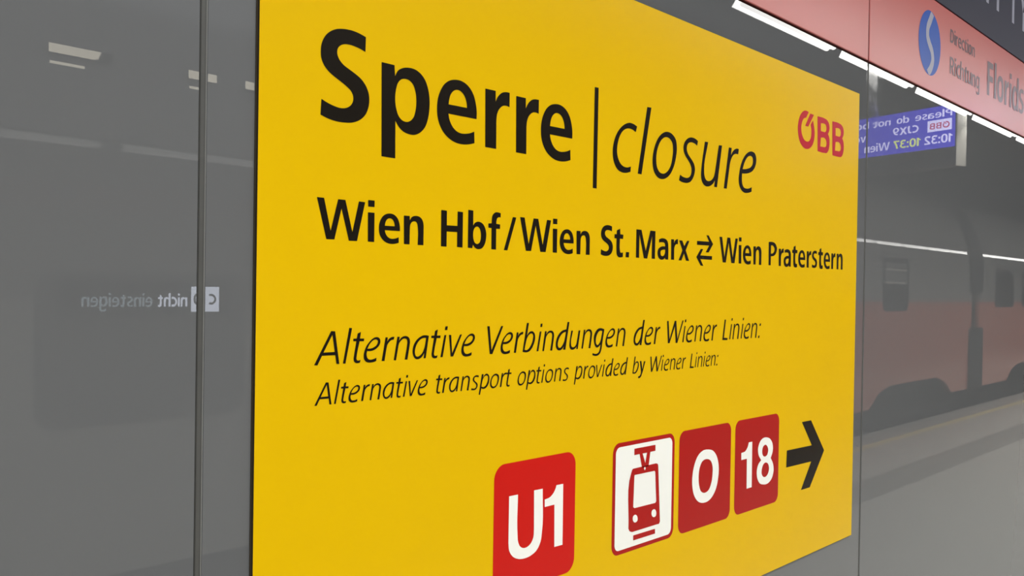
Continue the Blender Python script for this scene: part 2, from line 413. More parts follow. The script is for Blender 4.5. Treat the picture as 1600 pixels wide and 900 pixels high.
def rrect(x0, x1, y0, y1, r, n=8):
    pts = []
    for cx_, cy_, a in ((x1 - r, y1 - r, 0), (x0 + r, y1 - r, 90), (x0 + r, y0 + r, 180), (x1 - r, y0 + r, 270)):
        for i in range(n + 1):
            t = math.radians(a + 90 * i / n)
            pts.append(Vector((cx_ + r * math.cos(t), cy_ + r * math.sin(t))))
    return pts


def V2(*p):
    return [Vector(q) for q in p]


def rot180(cs, w, h):
    return [[Vector((w - p[0], h - p[1])) for p in c] for c in cs]


# bold letters, unit 0.1 mm, x-height 425, cap height 553; each is a list of shapes, each shape a list of contours
B = {}
for k in 'WinHbf/t.MaxP':
    B[k] = [curve_contours(GLYPHS[k])]
K = 425 / 953.0
for k in 'Sper':
    B[k] = [[[p * K for p in c] for c in curve_contours(GLYPHS[k])]]
B['s'] = [[[Vector((p.x * 0.82, p.y * 0.775)) for p in c] for c in B['S'][0]]]
B['o'] = [ring(205, 213, 410, 445, 175, 275)]
B['l'] = [[rect(0, 122, 0, 597)]]
B['d'] = [[[Vector((420 - p.x, p.y)) for p in c] for c in B['b'][0]]]
B['v'] = [[V2((0, 425), (125, 425), (205, 130), (285, 425), (405, 425), (265, 0), (145, 0))]]
B['u'] = [rot180(B['n'][0], 396, 425)]
B['c'] = [[stroke([(335, 378), (235, 390), (115, 330), (66, 212), (115, 92), (235, 40), (335, 52)], 100)]]
B['h'] = [B['n'][0], [rect(0, 120, 0, 597)]]
B['g'] = [[[Vector((420 - p.x, 425 - p.y)) for p in c] for c in B['b'][0]], [stroke([(362, -110), (320, -150), (220, -165), (80, -130)], 85)]]
B['F'] = [[rect(0, 125, 0, 553)], [rect(0, 345, 455, 553)], [rect(0, 315, 235, 330)]]
B['D'] = [[catmull(parse('0,553* 150,553* 290,530 400,440 435,276 400,115 290,22 150,0* 0,0*')),
           catmull(parse('125,455* 170,455* 255,430 305,276 255,122 170,97* 125,97*'))]]
B['R'] = [B['P'][0], [V2((140, 255), (265, 270), (440, 0), (300, 0))]]
B['C'] = [[stroke([(405, 478), (285, 500), (135, 430), (66, 276), (135, 112), (285, 50), (405, 74)], 108)]]
B['J'] = [[stroke([(190, 553, 1), (190, 160), (150, 72), (30, 55)], 118)]]
B['X'] = [[[Vector((p.x * 1.15, p.y * 1.3)) for p in c] for c in B['x'][0]]]
B['T'] = [[rect(0, 420, 455, 553)], [rect(150, 272, 0, 553)]]
B['0'] = [ring(200, 276, 400, 575, 165, 400)]
B['1'] = [[V2((150, 0), (272, 0), (272, 553), (170, 553), (120, 480), (40, 440), (40, 360), (150, 395))]]
B['2'] = [[stroke([(50, 440), (120, 495), (220, 503), (310, 455), (325, 380), (270, 280), (150, 165), (70, 50)], 105)], [rect(30, 390, 0, 95)]]
B['3'] = [[stroke([(45, 475), (180, 506), (295, 470), (318, 400), (270, 322), (150, 300)], 100)],
          [stroke([(150, 302), (285, 275), (335, 170), (285, 75), (170, 45), (35, 78)], 100)]]
B['7'] = [[rect(25, 390, 455, 553)], [stroke([(335, 500, 1), (225, 280), (150, 0, 1)], 115)]]
B['9'] = [ring(200, 375, 395, 370, 175, 215), [stroke([(340, 400), (325, 230), (240, 95), (85, 50)], 105)]]
B[':'] = [[rect(0, 115, 0, 115)], [rect(0, 115, 300, 415)]]
B['!'] = [[rect(0, 115, 0, 110)], [rect(10, 105, 170, 560)]]
OEBB = [curve_contours(SHAPES['OE']), curve_contours(SHAPES['OE/']), curve_contours(SHAPES['B']),
        [[p + Vector((917, 2)) for p in c] for c in curve_contours(SHAPES['B'])]]


def text_shapes(s, gap=48, space=210):
    """-> list of shapes and the total width, in 0.1 mm at full size"""
    x, out = 0.0, []
    for ch in s:
        if ch == ' ':
            x += space - gap
            continue
        g = B[ch]
        xs = [p.x for sh in g for c in sh for p in c]
        lo, hi = min(xs), max(xs)
        for sh in g:
            out.append([[Vector((p.x - lo + x, p.y)) for p in c] for c in sh])
        x += hi - lo + gap
    return out, x - gap


def put_text(bm, s, org, ux, uy, cap, width=None, gap=48):
    shapes, w = text_shapes(s, gap)
    ky = cap / 553.0
    kx = ky if width is None else width / w
    nrm = Vector(ux).cross(Vector(uy)).normalized()
    for i, sh in enumerate(shapes):      # overlapping strokes lie a hair apart
        add_flat(bm, sh, Vector(org) + nrm * (0.0002 * (i % 4)), Vector(ux) * kx, Vector(uy) * ky)
    return w * kx


def put_logo(bm, org, ux, uy, h):
    """the operator's ring-and-two-Bs mark, h = height of a B"""
    for sh in OEBB:
        add_flat(bm, [[Vector((p.x - 15417, p.y - 10300)) for p in c] for c in sh], org, Vector(ux) * h / 900.0, Vector(uy) * h / 900.0)


# ------------------------------------------------------------------ the setting
def struct(name, bm, m):
    return tag(link(name, bm, m), kind='structure')


bm = bmesh.new(); box(bm, -9, 38, 0.016, 0.30, -0.15, 4.0); struct('wall_station', bm, M_BACK)
bm = bmesh.new(); box(bm, -9, 38, -1.71, 0.02, -0.30, 0.0); struct('floor', bm, M_FLOOR)
bm = bmesh.new(); box(bm, -9, 38, -2.05, -1.71, -0.30, 0.0); struct('floor_guide_strip', bm, M_FLOORDK)
bm = bmesh.new(); box(bm, -9, 38, -2.66, -2.05, -0.30, 0.0); struct('floor_outer', bm, M_FLOOR)
bm = bmesh.new(); box(bm, -9, 38, -2.76, -2.66, -0.30, 0.0005); struct('trim_3', bm, M_LINE)
bm = bmesh.new(); box(bm, -9, 38, -3.07, -2.76, -0.30, 0.0); box(bm, -9, 38, -3.0, -2.76, -1.1, -0.30); struct('floor_edge', bm, M_EDGE)
bm = bmesh.new(); box(bm, -9, 38, -8.6, -2.9, -1.3, -1.1); struct('ground_track', bm, M_BALLAST)
bm = bmesh.new(); box(bm, -9, 38, -8.8, -8.6, -1.3, 4.0); struct('wall_tunnel', bm, M_BACK)
bm = bmesh.new(); box(bm, 5.2, 38, -8.8, 0.30, 3.75, 4.0); struct('ceiling', bm, M_CEIL)
bm = bmesh.new(); box(bm, 38, 38.2, -8.8, 0.30, -1.3, 4.0); struct('wall_far', bm, M_BACK)
bm = bmesh.new(); box(bm, -9, 38, -0.008, 0.014, 0.0, 0.10, bevel=0.002); struct('baseboard_station', bm, M_JOINT)
for yy in (-4.0, -5.44):
    bm = bmesh.new()
    box(bm, -9, 38, yy - 0.035, yy + 0.035, -1.0, -0.96)
    box(bm, -9, 38, yy - 0.01, yy + 0.01, -1.06, -1.0)
    box(bm, -9, 38, yy - 0.07, yy + 0.07, -1.1, -1.06)
    struct('track_rail', bm, M_STEEL)

# glass cladding: one sheet per bay
JX = [-1.453, 0.6215, 2.6905, 4.762, 6.83]
PANELS = [('grey glass wall panel at far left, left of the yellow sign', 0, 0.1025, 2.204),
          ('grey glass wall panel behind the yellow sign', 1, 0.1025, 2.204),
          ('grey glass wall panel right of the yellow sign, below the red band', 2, 0.1025, 2.204)]
for lab, i, z0, z1 in PANELS:
    bm = bmesh.new()
    box(bm, JX[i] + 0.0055, JX[i + 1] - 0.0055, 0.0, 0.010, z0, z1, bevel=0.0005, seg=1)
    tag(link('glass_panel', bm, M_GLASS), lab, 'wall panel', 'glass panels of the station wall')
bm = bmesh.new(); box(bm, JX[3] + 0.0055, 12.0, 0.0, 0.010, 0.1025, 2.204); struct('wall_cladding', bm, M_GLASS)
bm = bmesh.new(); box(bm, -9, JX[0] - 0.0055, 0.0, 0.010, 0.1025, 2.204); struct('wall_cladding', bm, M_GLASS)
for n, i in enumerate((1, 2)):
    x = JX[i]
    bm = bmesh.new()
    # a slim rounded profile sunk between the sheets, with an open slot on its left
    prof = [(x - 0.0030, 0.012), (x - 0.0030, 0.0045), (x - 0.0015, 0.0030), (x + 0.0025, 0.0024), (x + 0.0042, 0.0010), (x + 0.0052, 0.0010), (x + 0.0052, 0.012)]
    lo = [bm.verts.new((px, py, 0.1025)) for px, py in prof]
    hi = [bm.verts.new((px, py, 2.204)) for px, py in prof]
    for k in range(len(prof)):
        k2 = (k + 1) % len(prof)
        bm.faces.new((lo[k], lo[k2], hi[k2], hi[k]))
    bm.faces.new(lo[::-1]); bm.faces.new(hi)
    bm.faces.ensure_lookup_table()
    for k, mi in enumerate((0, 1, 1, 1, 2, 2, 0)): bm.faces[k].material_index = mi  # highlight along the right step is painted as a paler colour
    bmesh.ops.recalc_face_normals(bm, faces=bm.faces[:])
    tag(link('trim_%d' % (n + 1), bm, [M_GASKET, M_JOINT, M_JOINTHI]), kind='structure')

# ------------------------------------------------------------------ the yellow closure sign
X0, Z0 = 0.696, 0.8845
SW, SH = 1.9235, 1.2213
YF = -0.0050                       # face of the board
sign = tag(empty('closure_sign', (X0, 0, Z0)), 'large yellow rail closure sign with black German and English text, mounted on grey glass', 'sign')
bm = bmesh.new()
box(bm, X0, X0 + SW, YF, -0.0018, Z0, Z0 + SH)
for f in bm.faces:
    f.material_index = 0 if f.normal.y < -0.5 else 1
link('board', bm, [M_YELLOW, M_SIGNEDGE], sign)
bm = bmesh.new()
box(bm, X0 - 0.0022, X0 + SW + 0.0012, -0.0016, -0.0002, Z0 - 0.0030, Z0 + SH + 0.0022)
link('shadow_rim', bm, M_SIGNEDGE, sign)  # dark rim standing in for the contact shadow round the board


def base(b0, x):
    return b0 + 0.0021 * (x - 92)


MMX, MMZ = Vector((0.001, 0, 0)), Vector((0, 0, 0.001))
def sign_org(layer): return Vector((X0, YF - 0.0004 * layer, Z0))


def lay(bm, items, b0, scale=1.0, layer=1):
    """items: (glyph, left edge in mm, extra scale x, extra scale y)"""
    for it in items:
        k, x = it[0], it[1]
        sx = scale * (it[2] if len(it) > 2 else 1)
        sy = scale * (it[3] if len(it) > 3 else (it[2] if len(it) > 2 else 1))
        cs = [[Vector((x + p.x * 0.1 * sx, base(b0, x) + p.y * 0.1 * sy)) for p in c] for c in curve_contours(GLYPHS[k])]
        add_flat(bm, cs, sign_org(layer), MMX, MMZ)


bm = bmesh.new()
lay(bm, [('S', 95.3), ('p', 201.7), ('e', 311.8), ('r', 417.4), ('r', 491.8), ('e', 556.3)], 892.2)
link('german_heading', bm, M_BLACK, sign)
bm = bmesh.new()
lay(bm, [('|', 705.4)], 892.2)
link('divider_bar', bm, M_BLACK, sign)
bm = bmesh.new()
lay(bm, [('lc', 765.6), ('ll', 848.5), ('lo', 899.5), ('ls', 997.6), ('lu', 1084.2), ('lr1', 1181.4), ('le1', 1247.6)], 892.2)
link('english_heading', bm, M_BLACK, sign)

E2 = 0.4455
WORDS = [[('W', 92.2), ('i', 180.4), ('e', 200.8, 0.462, E2), ('n', 248.1)],
         [('H', 323.8), ('b', 382.6), ('f', 429.0)], [('/', 466.9)],
         [('W', 506.0, 0.98, 1), ('i', 592.6), ('e', 612.0, 0.455, E2), ('n', 659.5)],
         [('S', 732.8, E2), ('t', 775.1), ('.', 812.4)],
         [('M', 847.2), ('a', 922.7), ('r', 972.0, 0.445, E2), ('x', 1001.2)],
         [('W', 1166.5, 0.99, 1), ('i', 1253.6), ('e', 1273.6, 0.455, E2), ('n', 1322.8)],
         [('P', 1398.2), ('r', 1450.8, 0.445, E2), ('a', 1477.7, 0.99, 1), ('t', 1523.0), ('e', 1557.4, 0.455, E2), ('r', 1605.6, 0.445, E2),
          ('S', 1636.8, 0.365, 0.345), ('t', 1673.7), ('e', 1707.9, 0.455, E2), ('r', 1755.4, 0.43, E2), ('n', 1789.6)]]
for wd in WORDS:
    bm = bmesh.new()
    lay(bm, wd, 730.0)
    link('route_word', bm, M_BLACK, sign)
for it in (('>', 1072.8), ('<', 1071.0)):
    bm = bmesh.new()
    lay(bm, [it], 730.0)
    link('exchange_arrow', bm, M_BLACK, sign)

WORDS = [[('lA', 91.0), ('l', 139.6), ('lt', 157.2), ('le', 176.3), ('lr', 209.4), ('ln', 232.3), ('la', 269.2), ('lt', 306.7), ('li', 326.4), ('lv', 344.0), ('le', 371.6)],
         [('lV', 430.0), ('le', 462.6), ('lr', 495.4), ('lb', 517.4), ('li', 553.9), ('ln', 569.2), ('ld', 605.6), ('lu', 643.9, 0.361), ('ln', 679.1), ('lg', 712.1), ('le', 751.9), ('ln', 785.2)],
         [('ld', 844.0), ('le', 881.5), ('lr', 914.3)],
         [('lW', 962.1), ('li', 1020.9), ('le', 1035.4), ('ln', 1068.9), ('le', 1106.1), ('lr', 1139.3)],
         [('lL', 1186.3), ('li', 1217.1), ('ln', 1231.8), ('li', 1269.3), ('le', 1284.2), ('ln', 1317.0), ('l:', 1352.4)]]
for wd in WORDS:
    bm = bmesh.new()
    lay(bm, wd, 560.3)
    link('german_word', bm, M_BLACK, sign)

ADV = dict(A=48.6, l=17.6, t=19.5, e=33.2, r=22.8, n=36.2, a=37.5, i=16.0, v=27.6, b=36.5, d=37.6, u=35.2, g=39.8, V=32.6, W=58.8, L=30.8, o=35.4, s=30.0, p=36.5, y=30.0)
for word, xa, xb in (('Alternative', 92.4, 300.7), ('transport', 318.1, 490.4), ('options', 506.0, 643.8), ('provided', 658.6, 826.2), ('by', 841.8, 886.0), ('Wiener', 903.4, 1036.7), ('Linien:', 1052.2, 1171.3)):
    bm = bmesh.new()
    x, pos = 0.0, []
    wl = 0
    for ch in word:
        key = {'l': 'l', ':': 'l:'}.get(ch, 'l' + ch)
        k = {'o': 0.361 * 0.67, 's': 0.361 * 0.67, 'u': 0.361 * 0.67, 'p': 1.0, 'y': 1.0}.get(ch, 0.67)
        dx = -2.2 if ch == 'p' else (-2.0 if ch == 'y' else 0)
        pos.append((key, x + dx, k))
        wid = max(p[0] for c in GLYPHS[key] for p in parse(c)) * 0.1 * k
        wl = x + dx + wid
        x += ADV.get(ch, 20) * 0.67
    first = pos[0][1]
    lastw = wl - pos[-1][1]
    f = (xb - xa - lastw) / (pos[-1][1] - first)
    lay(bm, [(k, xa + (px - first) * f, s) for k, px, s in pos], 505.8)
    link('english_word', bm, M_BLACK, sign)


def shape(bm, key, layer):
    add_flat(bm, [[p * 0.1 for p in c] for c in curve_contours(SHAPES[key])], sign_org(layer), MMX, MMZ)


# red line badges
bm = bmesh.new(); add_flat(bm, [rrect(452.0, 667.5, 164, 379.2, 25)], sign_org(1), MMX, MMZ)
u1 = tag(link('underground_badge', bm, M_RED, sign), 'bright red badge with white U1')
bm = bmesh.new(); shape(bm, 'U', 2); shape(bm, '1', 2); link('badge_lettering', bm, M_WHITE, u1)
bm = bmesh.new(); add_flat(bm, [rrect(781.8, 998.2, 164.5, 378, 20)], sign_org(1), MMX, MMZ)
tr = tag(link('tram_badge', bm, M_DRED, sign), 'white badge with a red tram pictogram')
bm = bmesh.new(); add_flat(bm, [rrect(790.8, 988.8, 172.5, 369.8, 13)], sign_org(2), MMX, MMZ)
link('badge_field', bm, M_WHITE, tr)
bm = bmesh.new()
shape(bm, 'tb', 3); shape(bm, 'tp', 3); shape(bm, 'tbar', 3)
link('tram_pictogram', bm, M_DRED, tr)
for c in SHAPES['tl']:
    bm = bmesh.new()
    add_flat(bm, [[p * 0.1 for p in catmull(parse(c))]], sign_org(4), MMX, MMZ)
    link('pictogram_lamp', bm, M_WHITE, tr)
for nm, x0, x1, keys, lab in (('line_badge', 1016.7, 1233.3, ('O',), 'dark red badge with white O'), ('line_badge', 1253.0, 1469.2, ('1b', '8'), 'dark red badge with white 18')):
    bm = bmesh.new(); add_flat(bm, [rrect(x0, x1, 164.3, 377.8, 20)], sign_org(1), MMX, MMZ)
    bd = tag(link(nm, bm, M_DRED, sign), lab)
    bm = bmesh.new()
    for k in keys: shape(bm, k, 2)
    link('badge_lettering', bm, M_WHITE, bd)
bm = bmesh.new(); shape(bm, 'arrow', 1); link('direction_arrow', bm, M_BLACK, sign)
bm = bmesh.new()
for sh in OEBB:
    add_flat(bm, [[p * 0.1 for p in c] for c in sh], sign_org(1), MMX, MMZ)
link('operator_logo', bm, M_LOGORED, sign)

# ------------------------------------------------------------------ fascia above the glass
ZB0, ZB1 = 2.2085, 2.5045
YB = -0.005


def fascia(name, x0, x1, z0, z1, m, lab, cat, group):
    e = tag(empty(name, (x0, 0, z0)), lab, cat, group)
    bm = bmesh.new()
    box(bm, x0, x1, YB, 0.012, z0, z1, bevel=0.002, seg=2)
    for f in bm.faces:
        f.material_index = 0 if f.normal.y < -0.3 else 1
    link('fascia_sheet', bm, [m, M_BANDEDGE], e)
    return e


fascia('red_fascia', 0.62, 2.6765, ZB0, ZB1, M_BAND, 'plain red band panel above the yellow sign, left of the seam', 'fascia panel', 'red band panels')
rf = fascia('red_fascia', 2.6835, 6.80, ZB0, ZB1, M_BAND, 'red band panel with blue round badge and destination lettering', 'fascia panel', 'red band panels')
nf = fascia('slate_fascia', 2.6835, 6.80, ZB1 + 0.004, 3.02, M_NAVY, 'dark slate panel with pale capital letters above the red band', 'fascia panel', None)
bm = bmesh.new(); box(bm, -9, 0.615, -0.005, 0.012, ZB0, ZB1, bevel=0.002); box(bm, 6.805, 14, -0.005, 0.012, ZB0, ZB1, bevel=0.002)
struct('wall_band', bm, M_BAND)
bm = bmesh.new(); box(bm, -9, 2.678, -0.005, 0.012, ZB1 + 0.004, 3.02, bevel=0.002); box(bm, 6.805, 14, -0.005, 0.012, ZB1 + 0.004, 3.02, bevel=0.002)
struct('wall_band_upper', bm, M_NAVY)

UX, UZ = Vector((1, 0, 0)), Vector((0, 0, 1))
circ = [Vector((3.179 + 0.1035 * math.cos(2 * math.pi * i / 64), 2.3585 + 0.1025 * math.sin(2 * math.pi * i / 64))) for i in range(64)]
bm = bmesh.new(); add_flat(bm, [circ], (0, YB - 0.0006, 0), UX, UZ)
disc = link('round_badge', bm, M_BLUE, rf)
sp = parse(SHAPES['circS'][0]), parse(SHAPES['circS'][1])
spts = []
for a, b in zip(*sp):
    spts.append((0.696 + (a[0] + b[0]) / 2 * 1e-4, 0.8845 + (a[1] + b[1]) / 2 * 1e-4))
# keep the ribbon of the S inside the disc
spts = [spts[0]] + [p for p in spts[1:-1]] + [spts[-1]]
bm = bmesh.new()
rib = stroke([(p[0] * 1000, p[1] * 1000) for p in spts], 27)
rib = [p * 0.001 for p in rib]
c0 = Vector((3.179, 2.3585))
rib = [c0 + (p - c0) * min(1.0, 0.1015 / max((p - c0).length, 1e-6)) for p in rib]
add_flat(bm, [rib], (0, YB - 0.0010, 0), UX, UZ)
link('badge_lettering', bm, M_PALE, disc)
bm = bmesh.new()
put_text(bm, 'Direction', (3.378, YB - 0.0006, 2.402), UX, UZ, 0.045, 0.272)
link('direction_word', bm, M_FASCTEXT, rf)
bm = bmesh.new()
put_text(bm, 'Richtung', (3.380, YB - 0.0006, 2.298), UX, UZ, 0.057, 0.333)
link('direction_word', bm, M_FASCTEXT, rf)
bm = bmesh.new()
put_text(bm, 'Floridsdorf', (3.806, YB - 0.0006, 2.296), UX, UZ, 0.124, 0.86)
link('destination_word', bm, M_FASCTEXT, rf)
bm = bmesh.new()
for xa, kind in ((3.775, 'N'), (3.907, 'I'), (4.118, 'T'), (4.272, 'Y')):
    w, h = 0.030, 0.26
    add_flat(bm, [rect(xa, xa + w, 2.629, 2.629 + (h if kind != 'Y' else 0.075))], (0, YB - 0.0006, 0), UX, UZ)
    if kind == 'N':
        add_flat(bm, [V2((xa, 2.629), (xa + w, 2.629), (xa - 0.13 + w, 2.889), (xa - 0.13, 2.889))], (0, YB - 0.0007, 0), UX, UZ)
        add_flat(bm, [rect(xa - 0.13, xa - 0.13 + w, 2.629, 2.889)], (0, YB - 0.0006, 0), UX, UZ)
    if kind == 'T':
        add_flat(bm, [rect(xa - 0.06, xa + w + 0.06, 2.859, 2.889)], (0, YB - 0.0006, 0), UX, UZ)
    if kind == 'Y':
        c = xa + w / 2
        for s in (-1, 1):
            add_flat(bm, [V2((c + s * w / 2, 2.704), (c - s * w * 0.1, 2.735), (c + s * 0.085 - s * w * 0.6, 2.889), (c + s * 0.085 + s * w * 0.6, 2.889), (c + s * w / 2, 2.70))], (0, YB - 0.0006, 0), UX, UZ)
link('panel_lettering', bm, M_PALE, nf)

# ------------------------------------------------------------------ ceiling lamps over the platform
YL = -1.35
ZLAMP = 3.005
LOUVRE = 0.019


def make_lamp(x):
    """louvred trough lamp: glowing opal side covers, the bright strip set up between them"""
    L, wy, hh = 1.205, 0.024, 0.150
    e = empty('ceiling_lamp', (x, YL, ZLAMP))
    side = [(-L / 2, 0.0), (L / 2 - 0.07, 0.0)]
    for i in range(1, 9):
        a = math.pi / 2 * i / 8
        side.append((L / 2 - 0.07 + 0.07 * math.sin(a), 0.07 - 0.07 * math.cos(a)))
    side += [(L / 2, hh), (-L / 2 + 0.06, hh), (-L / 2 + 0.045, 0.05)]
    bm = bmesh.new()
    for ya, yb in ((-wy, -wy + 0.005), (wy - 0.005, wy)):
        lo = [bm.verts.new((px, ya, pz)) for px, pz in side]
        hi = [bm.verts.new((px, yb, pz)) for px, pz in side]
        for j in range(len(side)):
            j2 = (j + 1) % len(side)
            bm.faces.new((lo[j], lo[j2], hi[j2], hi[j]))
        bm.faces.new(lo[::-1]); bm.faces.new(hi)
    box(bm, L / 2 - 0.006, L / 2 - 0.001, -wy + 0.005, wy - 0.005, 0.05, hh)
    box(bm, -L / 2 + 0.052, -L / 2 + 0.057, -wy + 0.005, wy - 0.005, 0.022, hh)
    bmesh.ops.recalc_face_normals(bm, faces=bm.faces[:])
    d = link('side_cover', bm, M_LAMPSIDE, e); d.matrix_parent_inverse = Matrix()
    bm = bmesh.new()
    box(bm, -L / 2 + 0.058, L / 2 - 0.012, -wy + 0.0055, wy - 0.0055, LOUVRE, LOUVRE + 0.01)
    for f in bm.faces: f.material_index = 0 if f.normal.z < -0.5 else 1
    d = link('light_strip', bm, [M_LAMPSIDE, M_LAMPSIDE], e); d.matrix_parent_inverse = Matrix()
    bm = bmesh.new()
    box(bm, -L / 2 + 0.06, L / 2 - 0.02, -0.018, 0.018, hh - 0.01, 0.195, bevel=0.003)
    h = link('housing', bm, M_RAIL, e); h.matrix_parent_inverse = Matrix()
    ld = bpy.data.lights.new('lamp_light', 'AREA')      # the lamp's downward louvred beam
    ld.shape = 'RECTANGLE'
    ld.size, ld.size_y = L - 0.08, 2 * wy - 0.012
    ld.energy = LAMP_WATTS
    ld.spread = math.radians(126)
    ld.color = (1.0, 0.985, 0.95)
    lo_ = bpy.data.objects.new('lamp_light', ld)
    COL.objects.link(lo_)
    lo_.parent = e
    lo_.location = (0, 0, -0.002)
    return e


lamp0 = make_lamp(0)
PITCH = 1.335
order = {4: 'first reflected', 5: 'second', 6: 'third'}
xs = [4.994 + PITCH * (i - 4) for i in range(-2, 22)]
for n, x in enumerate(xs):
    if n == 0:
        o = lamp0
        o.location.x = x
    else:
        o = lamp0.copy(); COL.objects.link(o)
        o.location.x = x
        for ch in lamp0.children:
            c = ch.copy(); c.parent = o; COL.objects.link(c)
    k = n - 2
    if k in (4, 5, 6, 7):
        lab = '%s white ceiling lamp from the left, mirrored just under the red band' % ('first', 'second', 'third', 'fourth')[k - 4]
    elif k == 2:
        lab = 'white ceiling lamp mirrored as the longer pale bars at upper left'
    elif k == 3:
        lab = 'white ceiling lamp mirrored as short pale bars across the left panel seam'
    elif k < 2:
        lab = 'white ceiling lamp of the row, out of view at its left end'
    else:
        lab = 'white ceiling lamp farther along the mirrored row towards the right edge'
    tag(o, lab, 'lamp', 'ceiling lamps over the platform')
bm = bmesh.new()
box(bm, 1.5, 34, YL - 0.03, YL + 0.03, 3.200, 3.245, bevel=0.004)
for i in range(19):
    cyl(bm, (5.5 + 1.5 * i, YL, 3.24), (5.5 + 1.5 * i, YL, 3.75), 0.008, 8)
tag(link('lamp_rail', bm, M_RAIL), 'grey metal lamp rail hanging on thin rods above the row of lamps', 'lamp rail')

# ------------------------------------------------------------------ hanging departure display (seen mirrored in the glass)
DR = 2.56


def disp_pt(u, v):
    """u: 0..1 along the screen from its end nearest the wall; v: height; returns world point on the face"""
    x = 3.268 * DR + (3.375 - 3.268) * DR * u
    D = DR * (1 + 0.35 * u)
    return Vector((x, -(D - 1.05), v))


p0, p1 = disp_pt(0, 0), disp_pt(1, 0)
du = (p1 - p0).normalized()            # along the text
dn = Vector((0, 0, 1)).cross(du).normalized()
if dn.x > 0: dn = -dn                  # towards the viewer
W1 = (p1 - p0).length
zt, zb = 1.55 + 0.623 * DR, 1.55 + 0.4855 * DR
zc = 1.55 + 0.425 * DR
dsp = tag(empty('departure_display', tuple(p0 + Vector((0, 0, zc)))), 'hanging departure display with blue screen, seen mirrored right of the yellow sign', 'display')
Wd = 1.62


def dbox(bm, u0, u1, n0, n1, z0, z1):
    vs = []
    for u in (u0, u1):
        for n in (n0, n1):
            for z in (z0, z1):
                vs.append(bm.verts.new(p0 + du * u + dn * n + Vector((0, 0, z))))
    fs = [bm.faces.new([vs[i] for i in f]) for f in [(0, 1, 3, 2), (4, 6, 7, 5), (0, 4, 5, 1), (2, 3, 7, 6), (0, 2, 6, 4), (1, 5, 7, 3)]]
    bmesh.ops.recalc_face_normals(bm, faces=fs)


bm = bmesh.new(); dbox(bm, -0.03, Wd, -0.12, -0.004, zc, zt + 0.03); link('casing', bm, M_CASE, dsp)
bm = bmesh.new(); dbox(bm, -0.042, -0.03, -0.125, -0.006, zc - 0.005, zt + 0.03); link('casing_side', bm, M_CASEW, dsp)
bm = bmesh.new(); dbox(bm, -0.02, Wd - 0.04, -0.004, 0.0, zb, zt); scr = link('screen', bm, M_SCREEN, dsp)
for u in (0.25, 1.35):
    bm = bmesh.new()
    q = p0 + du * u - dn * 0.06
    cyl(bm, (q.x, q.y, zt + 0.03), (q.x, q.y, 3.75), 0.018, 12)
    link('hanger', bm, M_RAIL, dsp)


def dorg(u, z): return p0 + du * u + dn * 0.0015 + Vector((0, 0, z))


hs = zt - zb
for txt, u, kz, kh, w in (('Please', 0.005, 0.735, 0.165, 0.35), ('do', 0.415, 0.735, 0.165, 0.125), ('not', 0.60, 0.735, 0.165, 0.18), ('board', 0.83, 0.735, 0.165, 0.33), ('CJX9', 0.32, 0.455, 0.185, 0.255), ('ve', 0.86, 0.40, 0.19, 0.12), ('10:32', 0.0, 0.12, 0.20, 0.262), ('Wien', 0.605, 0.12, 0.20, 0.27)):
    bm = bmesh.new()
    put_text(bm, txt, dorg(u, zb + hs * kz), du, UZ, hs * kh, w)
    link('screen_lettering', bm, M_SCRTXT, scr)
bm = bmesh.new(); put_text(bm, '10:37', dorg(0.298, zb + hs * 0.12), du, UZ, hs * 0.20, 0.27)
tag(link('screen_lettering', bm, M_SCRYEL, scr), 'yellow delayed time on the blue screen')
bm = bmesh.new(); add_flat(bm, [rect(0.008, 0.235, 0, hs * 0.27)], dorg(0, zb + hs * 0.41), du, UZ); link('logo_field', bm, M_SCRTXT, scr)
bm = bmesh.new(); put_logo(bm, dorg(0.027, zb + hs * 0.465) + dn * 0.001, du * 1.17, UZ, hs * 0.145); link('screen_logo', bm, M_SCRLOGO, scr)

# ------------------------------------------------------------------ the red and white train along the far platform edge
YT = -3.15                 # train side
ZR = 1.475                 # where red meets light grey


def prof_upper():
    pts = [(YT, ZR), (YT, 1.96)]
    R_ = 1.30
    for i in range(1, 13):
        a = math.radians(48 * i / 12)
        pts.append((YT - R_ * (1 - math.cos(a)), 1.96 + R_ * math.sin(a)))
    y, z = pts[-1]
    for i in range(1, 7):
        t = i / 6
        pts.append((y - 0.95 * t, z + 0.30 * math.sin(t * math.pi / 2)))
    mid = pts[-1][0]
    left = [(2 * mid - q[0], q[1]) for q in pts[:-1]][::-1]
    return pts + left


def carriage(x0, x1, lab):
    e = tag(empty('train_carriage', (x0, YT, -0.96)), lab, 'train carriage', 'carriages of the train at the platform')
    pr = prof_upper()
    bm = bmesh.new()
    ends = []
    nx = max(2, int((x1 - x0) / 2))
    rows = [[bm.verts.new((x0 + (x1 - x0) * i / nx, y, z)) for y, z in pr] for i in range(nx + 1)]
    for i in range(nx):
        for j in range(len(pr) - 1):
            bm.faces.new((rows[i][j], rows[i][j + 1], rows[i + 1][j + 1], rows[i + 1][j]))
    bm.faces.new(rows[0]); bm.faces.new(rows[-1])
    bmesh.ops.recalc_face_normals(bm, faces=bm.faces[:])
    link('upper_body', bm, M_TWHITE, e, smooth=False)
    o = e.children[-1]
    for p in o.data.polygons: p.use_smooth = abs(p.normal.x) < 0.5
    o.data.set_sharp_from_angle(angle=math.radians(50))
    return e


